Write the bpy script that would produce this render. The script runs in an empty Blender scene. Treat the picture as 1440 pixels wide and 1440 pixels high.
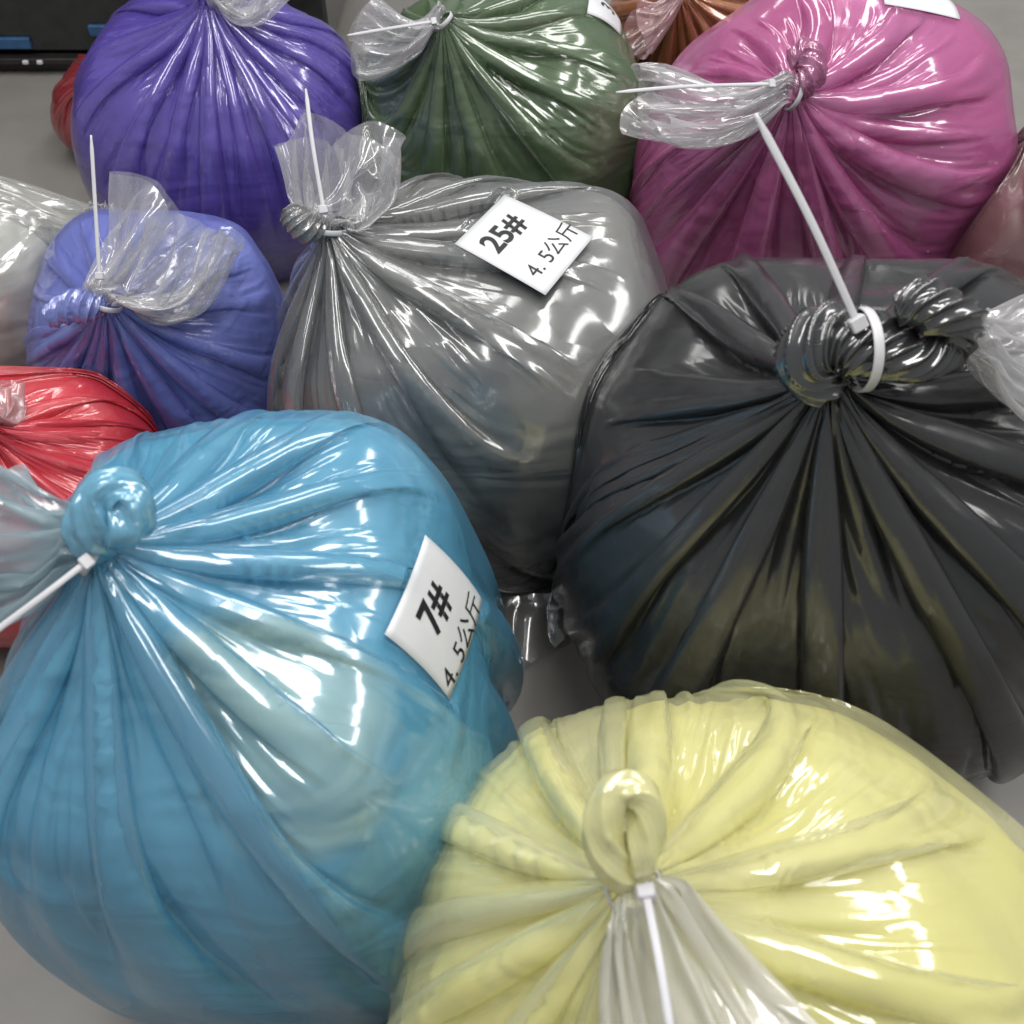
import bpy, bmesh, math, time
import numpy as np
from mathutils import Vector, Matrix, noise
from mathutils.bvhtree import BVHTree
T0 = time.time()
S = bpy.context.scene
COL = S.collection
R = math.radians
f32 = np.float32

# ------------------------------------------------------------------ camera
CAM_H, PITCH, FPX = 1.0, 48.0, 1444.0
cam_d = bpy.data.cameras.new("camera")
cam_d.sensor_width = 36.0
cam_d.lens = 36.0 * FPX / 1440.0
cam_d.clip_start, cam_d.clip_end = 0.02, 60.0
cam_d.dof.use_dof = True
cam_d.dof.focus_distance = 1.12
cam_d.dof.aperture_fstop = 9.0
cam = bpy.data.objects.new("camera", cam_d)
cam.location = (0, 0, CAM_H)
cam.rotation_euler = (R(90 - PITCH), 0, 0)
COL.objects.link(cam)
S.camera = cam

# ------------------------------------------------------------------ room light
w = bpy.data.worlds.new("World")
S.world = w
w.use_nodes = True
w.node_tree.nodes["Background"].inputs[0].default_value = (0.93, 0.97, 1.0, 1)
w.node_tree.nodes["Background"].inputs[1].default_value = 0.36
S.view_settings.view_transform = 'Standard'
S.view_settings.look = 'None'
S.view_settings.exposure = -0.24
S.view_settings.gamma = 1.0
S.cycles.use_denoising = True
S.cycles.max_bounces = 6
S.cycles.use_adaptive_sampling = True
S.cycles.adaptive_threshold = 0.03
S.cycles.transparent_max_bounces = 10
S.cycles.sample_clamp_indirect = 6.0
S.cycles.caustics_reflective = False
S.cycles.caustics_refractive = False


def tube_light(loc, length, width, energy, rz=0.0, tilt=(0, 0)):
    d = bpy.data.lights.new("ceiling_tube", 'AREA')
    d.shape = 'RECTANGLE'
    d.size, d.size_y = length, width
    d.energy = energy
    d.color = (1.0, 0.985, 0.955)
    o = bpy.data.objects.new("ceiling_tube", d)
    o.location = loc
    o.rotation_euler = (tilt[0], tilt[1], rz)
    COL.objects.link(o)


# rows of fluorescent battens on the ceiling, running away from the camera
for lx, ly, e in ((-1.15, 1.0, 27), (0.35, 0.55, 31), (1.75, 1.2, 25), (-0.6, 3.4, 17), (0.95, 3.3, 21)):
    tube_light((lx, ly, 2.5), 2.3, 0.32, e * 1.3, R(80))


# ------------------------------------------------------------------ helpers
def ray(px, py):
    a = R(PITCH)
    f = np.array([0, math.cos(a), -math.sin(a)])
    u = np.array([0, math.sin(a), math.cos(a)])
    return f + (px - 720) / FPX * np.array([1.0, 0, 0]) - (py - 720) / FPX * u


def at(px, py, z=None, y=None):
    """a point of the floor plan: where the sight line meets a height z or a distance y"""
    d = ray(px, py)
    t = (z - CAM_H) / d[2] if z is not None else y / d[1]
    return np.array([0, 0, CAM_H]) + d * t


def unit(v):
    v = np.asarray(v, float)
    return v / max(np.linalg.norm(v), 1e-9)


def frame_from(t, hint=(0, 0, 1)):
    t = unit(t)
    e = np.cross(t, np.asarray(hint, float))
    if np.linalg.norm(e) < 1e-4:
        e = np.cross(t, np.array([0, 1.0, 0]))
    e = unit(e)
    return t, e, unit(np.cross(e, t))


def vnoise(P, scale, seed, amp=1.0):
    """smooth value noise, vectorised, P: (...,3)"""
    Q = P * scale + seed * 17.31
    i = np.floor(Q).astype(np.int64)
    f = Q - i
    f = f * f * (3 - 2 * f)
    out = 0
    for dx in (0, 1):
        for dy in (0, 1):
            for dz in (0, 1):
                h = (i[..., 0] + dx) * 374761393 + (i[..., 1] + dy) * 668265263 + (i[..., 2] + dz) * 2147483647
                h = (h ^ (h >> 13)) * 1274126177
                h = ((h ^ (h >> 16)) & 0xffff) / 32767.5 - 1
                wgt = (f[..., 0] if dx else 1 - f[..., 0]) * (f[..., 1] if dy else 1 - f[..., 1]) * (f[..., 2] if dz else 1 - f[..., 2])
                out = out + h * wgt
    return out * amp


def adopt(o, parent):
    o.parent = parent
    if parent.data is None:
        o.matrix_parent_inverse = Matrix.Translation(-parent.location)


def mesh_from_grid(name, X, mat, parent=None, wrap=True, smooth=True, subsurf=0, uv=(1.3, 0.6)):
    """X: (rows, cols, 3)"""
    nv, nu = X.shape[:2]
    me = bpy.data.meshes.new(name)
    V = np.ascontiguousarray(X.reshape(-1, 3), dtype=f32)
    a = np.arange((nv) * nu).reshape(nv, nu)
    if wrap:
        b = np.roll(a, -1, 1)
        q = np.stack([a[:-1], b[:-1], b[1:], a[1:]], -1).reshape(-1, 4)
    else:
        q = np.stack([a[:-1, :-1], a[:-1, 1:], a[1:, 1:], a[1:, :-1]], -1).reshape(-1, 4)
    q = q[:, ::-1]
    n = len(q)
    me.vertices.add(len(V))
    me.vertices.foreach_set("co", V.ravel())
    me.loops.add(n * 4)
    me.loops.foreach_set("vertex_index", q.ravel().astype(np.int32))
    me.polygons.add(n)
    me.polygons.foreach_set("loop_start", np.arange(0, n * 4, 4, dtype=np.int32))
    if smooth:
        me.polygons.foreach_set("use_smooth", np.ones(n, dtype=bool))
    me.update(calc_edges=True)
    if uv:
        c = np.arange(nu if wrap else nu - 1)
        r_ = np.arange(nv - 1)
        cc, rr = np.meshgrid(c, r_)
        dn = nu if wrap else nu - 1
        U = np.stack([np.stack([cc / dn, rr / (nv - 1)], -1), np.stack([(cc + 1) / dn, rr / (nv - 1)], -1),
                      np.stack([(cc + 1) / dn, (rr + 1) / (nv - 1)], -1), np.stack([cc / dn, (rr + 1) / (nv - 1)], -1)], 2)
        U = U[:, :, ::-1] * np.array(uv)
        lay = me.uv_layers.new(name="UVMap")
        lay.data.foreach_set("uv", np.ascontiguousarray(U, dtype=f32).ravel())
    o = bpy.data.objects.new(name, me)
    COL.objects.link(o)
    if mat:
        me.materials.append(mat)
    if parent:
        adopt(o, parent)
    if subsurf:
        m = o.modifiers.new("s", 'SUBSURF')
        m.levels = m.render_levels = subsurf
    return o


def mesh_from(name, V, F, mat, parent=None, smooth=False):
    me = bpy.data.meshes.new(name)
    me.from_pydata([tuple(map(float, v)) for v in V], [], F)
    me.update()
    if smooth:
        for p in me.polygons:
            p.use_smooth = True
    if mat:
        me.materials.append(mat)
    o = bpy.data.objects.new(name, me)
    COL.objects.link(o)
    if parent:
        adopt(o, parent)
    return o


def thing(name, loc, label, cat, group=None):
    o = bpy.data.objects.new(name, None)
    o.location = [float(c) for c in loc]
    o.empty_display_size = 0.05
    COL.objects.link(o)
    o["label"] = label
    o["category"] = cat
    if group:
        o["group"] = group
    return o


# ------------------------------------------------------------------ materials
def new_mat(name):
    m = bpy.data.materials.new(name)
    m.use_nodes = True
    nt = m.node_tree
    nt.nodes.clear()
    out = nt.nodes.new("ShaderNodeOutputMaterial")
    return m, nt, out


def nd(nt, typ, **kw):
    n = nt.nodes.new(typ)
    for k, v in kw.items():
        if k.startswith("in_"):
            key = k[3:]
            key = int(key) if key.isdigit() else key.replace("_", " ")
            n.inputs[key].default_value = v
        else:
            setattr(n, k, v)
    return n


def film_mat(name, col, opacity=0.7, pearl=0.25, rough=0.32, tint=None, gloss_rough=0.125, bump=0.25, graze=0.30, spec=0.7, gl0=0.055, facet=0.12, fscale=(11.0, 6.0), transl=0.0):
    """polyethylene film: a coloured, slightly pearly sheet that lets part of the light straight through,
    under a sharp clear reflection"""
    m, nt, out = new_mat(name)
    L = nt.links.new
    tc = nd(nt, "ShaderNodeTexCoord")
    # fine film crinkle
    n1 = nd(nt, "ShaderNodeTexNoise", in_Scale=14.0, in_Detail=2.0, in_Roughness=0.5, in_Distortion=0.6)
    n2 = nd(nt, "ShaderNodeTexNoise", in_Scale=120.0, in_Detail=2.0)
    L(tc.outputs["Object"], n1.inputs["Vector"])
    L(tc.outputs["Object"], n2.inputs["Vector"])
    mx = nd(nt, "ShaderNodeMath", operation='MULTIPLY_ADD', in_1=0.06)
    L(n2.outputs[0], mx.inputs[0])
    L(n1.outputs[0], mx.inputs[2])
    bp0 = nd(nt, "ShaderNodeBump", in_Strength=bump, in_Distance=0.004)
    L(mx.outputs[0], bp0.inputs["Height"])
    # flat facets with sharp creases between them, drawn out along the pleats (uv is in metres of film)
    uvn = nd(nt, "ShaderNodeTexCoord")
    wob = nd(nt, "ShaderNodeTexNoise", in_Scale=9.0, in_Detail=2.0)
    L(tc.outputs["Object"], wob.inputs["Vector"])
    wsc = nd(nt, "ShaderNodeVectorMath", operation='MULTIPLY')
    wsc.inputs[1].default_value = (0.05, 0.08, 0)
    L(wob.outputs["Color"], wsc.inputs[0])
    wad = nd(nt, "ShaderNodeVectorMath", operation='ADD')
    L(uvn.outputs["UV"], wad.inputs[0])
    L(wsc.outputs[0], wad.inputs[1])
    last = bp0
    for sc, amt in ((1.0, facet), (2.7, facet * 0.7)):
        sv = nd(nt, "ShaderNodeVectorMath", operation='MULTIPLY')
        sv.inputs[1].default_value = (fscale[0] * sc, fscale[1] * sc, 0)
        L(wad.outputs[0], sv.inputs[0])
        vo = nd(nt, "ShaderNodeTexVoronoi", voronoi_dimensions='2D', in_Scale=1.0, in_Randomness=1.0)
        L(sv.outputs[0], vo.inputs["Vector"])
        df = nd(nt, "ShaderNodeVectorMath", operation='SUBTRACT')
        L(sv.outputs[0], df.inputs[0])
        L(vo.outputs["Position"], df.inputs[1])
        gr = nd(nt, "ShaderNodeVectorMath", operation='SUBTRACT')
        gr.inputs[1].default_value = (0.5, 0.5, 0.5)
        L(vo.outputs["Color"], gr.inputs[0])
        ds = nd(nt, "ShaderNodeVectorMath", operation='MULTIPLY')
        ds.inputs[1].default_value = (2 * amt / (fscale[0] * sc), 1.2 * amt / (fscale[1] * sc), 0)
        L(df.outputs[0], ds.inputs[0])
        dt = nd(nt, "ShaderNodeVectorMath", operation='DOT_PRODUCT')
        L(ds.outputs[0], dt.inputs[0])
        L(gr.outputs[0], dt.inputs[1])
        bq = nd(nt, "ShaderNodeBump", in_Strength=1.0, in_Distance=1.0)
        L(dt.outputs["Value"], bq.inputs["Height"])
        L(last.outputs[0], bq.inputs["Normal"])
        last = bq
    bp = last
    # colour varies a little as the film stretches
    n3 = nd(nt, "ShaderNodeTexNoise", in_Scale=7.0, in_Detail=3.0)
    L(tc.outputs["Object"], n3.inputs["Vector"])
    cr = nd(nt, "ShaderNodeValToRGB")
    c = np.array(col)
    cr.color_ramp.elements[0].position, cr.color_ramp.elements[1].position = 0.3, 0.72
    cr.color_ramp.elements[0].color = (*np.clip(c * 0.88, 0, 1), 1)
    cr.color_ramp.elements[1].color = (*np.clip(c * 1.10 + 0.008, 0, 1), 1)
    L(n3.outputs[0], cr.inputs[0])
    pb = nd(nt, "ShaderNodeBsdfPrincipled", in_Roughness=rough, in_Metallic=pearl)
    pb.inputs["Specular IOR Level"].default_value = spec
    L(cr.outputs[0], pb.inputs["Base Color"])
    L(bp.outputs[0], pb.inputs["Normal"])
    if transl:
        tl = nd(nt, "ShaderNodeBsdfTranslucent")
        tl.inputs[0].default_value = (*col, 1)
        mt_ = nd(nt, "ShaderNodeMixShader")
        mt_.inputs[0].default_value = transl
        L(pb.outputs[0], mt_.inputs[1])
        L(tl.outputs[0], mt_.inputs[2])
        pb = mt_
    tr = nd(nt, "ShaderNodeBsdfTransparent")
    tr.inputs[0].default_value = (*(tint or (1, 1, 1)), 1)
    mix = nd(nt, "ShaderNodeMixShader")
    # opacity: rises when the sheet is seen edge on
    lw = nd(nt, "ShaderNodeLayerWeight", in_Blend=0.5)
    L(bp.outputs[0], lw.inputs["Normal"])
    pw = nd(nt, "ShaderNodeMath", operation='POWER', in_1=2.0)
    L(lw.outputs["Facing"], pw.inputs[0])
    ma = nd(nt, "ShaderNodeMath", operation='MULTIPLY_ADD', in_1=(1 - opacity) * 0.6, in_2=opacity)
    ma.use_clamp = True
    L(pw.outputs[0], ma.inputs[0])
    L(ma.outputs[0], mix.inputs[0])
    L(tr.outputs[0], mix.inputs[1])
    L(pb.outputs[0], mix.inputs[2])
    gl = nd(nt, "ShaderNodeBsdfGlossy", in_Roughness=gloss_rough)
    gl.inputs[0].default_value = (1, 1, 1, 1)
    L(bp.outputs[0], gl.inputs["Normal"])
    p4 = nd(nt, "ShaderNodeMath", operation='POWER', in_1=4.0)
    L(lw.outputs["Facing"], p4.inputs[0])
    fr = nd(nt, "ShaderNodeMath", operation='MULTIPLY_ADD', in_1=graze, in_2=gl0)
    L(p4.outputs[0], fr.inputs[0])
    m2 = nd(nt, "ShaderNodeMixShader")
    L(fr.outputs[0], m2.inputs[0])
    L(mix.outputs[0], m2.inputs[1])
    L(gl.outputs[0], m2.inputs[2])
    L(m2.outputs[0], out.inputs[0])
    return m


def stuff_mat(name, c1, c2, scale=5.0, rough=0.55, patch=None, metallic=0.0):
    """the dyed goods inside a bag, two shades mixed in soft areas; patch=(world centre, radius, colour)"""
    m, nt, out = new_mat(name)
    L = nt.links.new
    geo = nd(nt, "ShaderNodeTexCoord")
    n = nd(nt, "ShaderNodeTexNoise", in_Scale=scale, in_Detail=4.0, in_Distortion=0.8)
    L(geo.outputs["Object"], n.inputs["Vector"])
    cr = nd(nt, "ShaderNodeValToRGB")
    cr.color_ramp.elements[0].position, cr.color_ramp.elements[1].position = 0.36, 0.64
    cr.color_ramp.elements[0].color = (*c1, 1)
    cr.color_ramp.elements[1].color = (*c2, 1)
    L(n.outputs[0], cr.inputs[0])
    colo = cr.outputs[0]
    if patch:
        pc, pr, pcol = patch
        sb = nd(nt, "ShaderNodeVectorMath", operation='DISTANCE')
        sb.inputs[1].default_value = pc
        L(geo.outputs["Object"], sb.inputs[0])
        n5 = nd(nt, "ShaderNodeTexNoise", in_Scale=9.0, in_Detail=2.0)
        L(geo.outputs["Object"], n5.inputs["Vector"])
        ad = nd(nt, "ShaderNodeMath", operation='MULTIPLY_ADD', in_1=0.10)
        L(n5.outputs[0], ad.inputs[0])
        L(sb.outputs["Value"], ad.inputs[2])
        mr = nd(nt, "ShaderNodeMapRange", in_1=pr * 0.8 + 0.05, in_2=pr * 1.1 + 0.05, in_3=1.0, in_4=0.0)
        L(ad.outputs[0], mr.inputs[0])
        mxc = nd(nt, "ShaderNodeMix", data_type='RGBA')
        L(mr.outputs[0], mxc.inputs[0])
        L(colo, mxc.inputs[6])
        mxc.inputs[7].default_value = (*pcol, 1)
        colo = mxc.outputs[2]
    pb = nd(nt, "ShaderNodeBsdfPrincipled", in_Roughness=rough, in_Metallic=metallic)
    L(colo, pb.inputs["Base Color"])
    n2 = nd(nt, "ShaderNodeTexNoise", in_Scale=60.0, in_Detail=3.0)
    L(geo.outputs["Object"], n2.inputs["Vector"])
    bp0 = nd(nt, "ShaderNodeBump", in_Strength=0.2, in_Distance=0.003)
    L(n2.outputs[0], bp0.inputs["Height"])
    mp = nd(nt, "ShaderNodeMapping")
    mp.inputs["Rotation"].default_value = (0.3, 0.9, 0.5)
    mp.inputs["Scale"].default_value = (3.0, 7.0, 16.0)
    L(geo.outputs["Object"], mp.inputs["Vector"])
    n4 = nd(nt, "ShaderNodeTexNoise", in_Scale=1.0, in_Detail=2.0, in_Distortion=0.7)
    L(mp.outputs[0], n4.inputs["Vector"])
    bp = nd(nt, "ShaderNodeBump", in_Strength=0.55, in_Distance=0.05)
    L(n4.outputs[0], bp.inputs["Height"])
    L(bp0.outputs[0], bp.inputs["Normal"])
    L(bp.outputs[0], pb.inputs["Normal"])
    L(pb.outputs[0], out.inputs[0])
    return m


def plain_mat(name, col, rough=0.4, noise_scale=40.0, var=0.08, metallic=0.0, bump=0.05, coat=0.0, dist=0.002):
    m, nt, out = new_mat(name)
    L = nt.links.new
    tc = nd(nt, "ShaderNodeTexCoord")
    n = nd(nt, "ShaderNodeTexNoise", in_Scale=noise_scale, in_Detail=5.0)
    L(tc.outputs["Object"], n.inputs["Vector"])
    cr = nd(nt, "ShaderNodeValToRGB")
    c = np.array(col)
    cr.color_ramp.elements[0].position, cr.color_ramp.elements[1].position = 0.3, 0.7
    cr.color_ramp.elements[0].color = (*(c * (1 - var)), 1)
    cr.color_ramp.elements[1].color = (*np.clip(c * (1 + var), 0, 1), 1)
    L(n.outputs[0], cr.inputs[0])
    pb = nd(nt, "ShaderNodeBsdfPrincipled", in_Roughness=rough, in_Metallic=metallic)
    pb.inputs["Coat Weight"].default_value = coat
    pb.inputs["Coat Roughness"].default_value = 0.06
    L(cr.outputs[0], pb.inputs["Base Color"])
    bp = nd(nt, "ShaderNodeBump", in_Strength=bump, in_Distance=dist)
    L(n.outputs[0], bp.inputs["Height"])
    L(bp.outputs[0], pb.inputs["Normal"])
    L(pb.outputs[0], out.inputs[0])
    return m


M_TIE = plain_mat("white_nylon", (0.62, 0.61, 0.64), rough=0.35, var=0.03)
M_PAPER = plain_mat("white_paper", (0.66, 0.67, 0.69), rough=0.5, var=0.045, noise_scale=30)
M_INK = plain_mat("black_ink", (0.012, 0.012, 0.014), rough=0.5, var=0.05)


# ------------------------------------------------------------------ film solver
class Body:
    """the packed goods in one bag: a rounded, slightly lumpy, tilted block"""

    def __init__(s, C, ax, e=2.6, tilt=(0, 0, 0), lump=0.05, seed=1, taper=0.0):
        from mathutils import Euler
        s.C = np.array(C, float)
        s.ax = np.array(ax, float)
        s.e = e
        s.M = np.array(Euler([R(t) for t in tilt]).to_matrix())
        s.lump, s.seed, s.taper = lump, seed, taper

    def rad(s, d):
        """distance from the centre to the surface along unit directions d (...,3)"""
        q = d @ s.M
        k = 1 + s.taper * q[..., 2]
        g = (np.abs(q[..., 0] / (s.ax[0] * k)) ** s.e + np.abs(q[..., 1] / (s.ax[1] * k)) ** s.e + np.abs(q[..., 2] / s.ax[2]) ** s.e) ** (1 / s.e)
        r = 1 / g
        if s.lump:
            r = r * (1 + vnoise(d, 2.3, s.seed, s.lump) + vnoise(d, 5.1, s.seed + 3, s.lump * 0.3))
        return r

    def table(s):
        """radius lookup on a lat/long table, for speed"""
        if not hasattr(s, "_t"):
            th = np.linspace(0, np.pi, 181)
            ph = np.linspace(-np.pi, np.pi, 361)
            T, P = np.meshgrid(th, ph, indexing='ij')
            d = np.stack([np.sin(T) * np.cos(P), np.sin(T) * np.sin(P), np.cos(T)], -1)
            s._t = s.rad(d).astype(f32)
        return s._t

    def push(s, X, scale=1.0, k=1.0, fr=0.0, X0=None):
        """move points of X (3,nv,nu) out of the body"""
        t = s.table()
        D = X - s.C.astype(f32)[:, None, None]
        l = np.sqrt((D * D).sum(0)) + 1e-9
        th = np.arccos(np.clip(D[2] / l, -1, 1)) * (180 / np.pi)
        ph = (np.arctan2(D[1], D[0]) + np.pi) * (180 / np.pi)
        i = np.minimum(th.astype(np.int32), 179)
        j = np.minimum(ph.astype(np.int32), 359)
        a, b = th - i, ph - j
        r = (t[i, j] * (1 - a) * (1 - b) + t[i + 1, j] * a * (1 - b) + t[i, j + 1] * (1 - a) * b + t[i + 1, j + 1] * a * b) * scale
        pen = np.maximum(r - l, 0) * k
        X += D * (pen / l)
        return pen


BODIES = {}


def neck_point(body, px, py, lift=0.03):
    """where the sight line through the knot meets the packed goods, a little above them"""
    d = unit(ray(px, py))
    t = np.linspace(0.3, 2.6, 1200)
    P = np.array([0, 0, CAM_H]) + d * t[:, None] - body.C
    l = np.linalg.norm(P, axis=1)
    inside = l < body.rad(P / l[:, None])
    k = np.argmax(inside) if inside.any() else np.argmin(l / body.rad(P / l[:, None]))
    return np.array([0, 0, CAM_H]) + d * (t[k] - lift)


def edges_u(X, ru, k, wrap=True, step=1):
    """distance constraints round the bag"""
    nu = X.shape[2]
    for off in range(2 * step):
        pass


def fix(a, b, L, k, compress=1.0):
    d = b - a
    l = np.sqrt((d * d).sum(0)) + 1e-9
    c = (l - L) / l * (0.5 * k)
    if compress != 1.0:
        c = np.where(c < 0, c * compress, c)
    c = c * d
    a += c
    b -= c


def relax(X, Lu, Lv, its, bodies, own, press=0.0, grav=0.0, pinned=None, bend=0.1, damp=0.92, wrap=True,
          Lu_rows=None, floor=True, own_scale=1.0, extra=None, outward=True):
    """position based sheet: X (3,nv,nu). Lu: rest length round, Lv (nv-1,nu): rest length down"""
    nv, nu = X.shape[1:]
    V = np.zeros_like(X)
    P0 = X[:, pinned].copy() if pinned is not None else None
    for it in range(its):
        Xp = X.copy()
        F = 0
        if press:
            du = np.roll(X, -1, 2) - np.roll(X, 1, 2)
            dv = np.empty_like(X)
            dv[:, 1:-1] = X[:, 2:] - X[:, :-2]
            dv[:, 0] = X[:, 1] - X[:, 0]
            dv[:, -1] = X[:, -1] - X[:, -2]
            n = np.stack([du[1] * dv[2] - du[2] * dv[1], du[2] * dv[0] - du[0] * dv[2], du[0] * dv[1] - du[1] * dv[0]])
            n /= np.sqrt((n * n).sum(0)) + 1e-9
            V += n * f32(press)
        if grav:
            V[2] -= f32(grav)
        X += V
        for rep in range(2):
            # round
            lu = Lu if Lu_rows is None else Lu_rows[:, None]
            fix(X[:, :, 0::2], X[:, :, 1::2], lu, 1.0, 0.6)
            if wrap:
                fix(X[:, :, 1:-1:2], X[:, :, 2::2], lu, 1.0, 0.6)
                a, b = X[:, :, -1:].copy(), X[:, :, :1].copy()
                fix(a, b, lu, 1.0, 0.6)
                X[:, :, -1:], X[:, :, :1] = a, b
            else:
                fix(X[:, :, 1:-1:2], X[:, :, 2::2], lu, 1.0, 0.6)
            # down
            ne = (nv - 1) // 2
            fix(X[:, 0:2 * ne:2], X[:, 1:2 * ne + 1:2], Lv[0:2 * ne:2], 1.0, 0.5)
            no = (nv - 2) // 2 + ((nv - 2) % 2)
            m1 = (nv - 1) // 2
            fix(X[:, 1:1 + 2 * ((nv - 1) // 2):2][:, :m1], X[:, 2::2][:, :m1], Lv[1::2][:m1], 1.0, 0.5)
            if nv % 2 == 0:
                fix(X[:, nv - 2:nv - 1], X[:, nv - 1:nv], Lv[nv - 2:nv - 1], 1.0, 0.5)
            # shear
            Ld = np.sqrt((lu * np.ones_like(Lv[:, :1]) if Lu_rows is None else Lu_rows[:-1, None]) ** 2 + Lv ** 2)
            for c0 in (0, 1):
                for r0 in (0, 1):
                    A = X[:, r0:nv - 1:2]
                    B = X[:, r0 + 1:nv:2]
                    k_ = min(A.shape[1], B.shape[1])
                    ld = Ld[r0::2][:k_]
                    u0 = slice(c0, nu - 1, 2)
                    u1 = slice(c0 + 1, nu, 2)
                    kk = min(len(range(*u0.indices(nu))), len(range(*u1.indices(nu))))
                    ua = slice(c0, c0 + 2 * kk - 1, 2)
                    ub = slice(c0 + 1, c0 + 2 * kk, 2)
                    fix(A[:, :k_, ua], B[:, :k_, ub], ld[:, ua], 0.5, 0.5)
                    fix(A[:, :k_, ub], B[:, :k_, ua], ld[:, ua], 0.5, 0.5)
            # bending: keep 2-apart points from folding right up
            if bend:
                for s_ in (2,):
                    for o_ in range(s_):
                        A = X[:, :, o_::2 * s_]
                        B = X[:, :, o_ + s_::2 * s_]
                        k_ = min(A.shape[2], B.shape[2])
                        fix(A[:, :, :k_], B[:, :, :k_], lu * s_, bend, 1.0)
                        A = X[:, :, o_ + s_::2 * s_]
                        B = X[:, :, o_ + 2 * s_::2 * s_]
                        k_ = min(A.shape[2], B.shape[2])
                        if k_:
                            fix(A[:, :, :k_], B[:, :, :k_], lu * s_, bend, 1.0)
                # laplacian fairing along the length, keeps the pleats straight
                X[:, 1:-1] += (0.5 * (X[:, 2:] + X[:, :-2]) - X[:, 1:-1]) * f32(bend * 0.5)
            if own is not None:
                own.push(X, own_scale)
            for b_ in bodies:
                b_.push(X, 1.015, 0.7)
            if floor:
                X[2] = np.maximum(X[2], 0.003)
            if pinned is not None:
                X[:, pinned] = P0
        V = (X - Xp) * f32(damp)
        np.clip(V, -0.006, 0.006, out=V)
    return X


def upsample(X, wrap=True):
    nv, nu = X.shape[1:]
    Y = np.empty((3, nv, nu * 2 if wrap else nu * 2 - 1), X.dtype)
    Y[:, :, 0::2] = X
    if wrap:
        Y[:, :, 1::2] = 0.5625 * (X + np.roll(X, -1, 2)) - 0.0625 * (np.roll(X, 1, 2) + np.roll(X, -2, 2))
    else:
        Y[:, :, 1::2] = 0.5 * (X[:, :, :-1] + X[:, :, 1:])
    Z = np.empty((3, nv * 2 - 1, Y.shape[2]), X.dtype)
    Z[:, 0::2] = Y
    Z[:, 1::2] = 0.5 * (Y[:, :-1] + Y[:, 1:])
    if nv > 4:
        Z[:, 3:-3:2] = 0.5625 * (Y[:, 1:-2] + Y[:, 2:-1]) - 0.0625 * (Y[:, :-3] + Y[:, 3:])
    return Z


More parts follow.
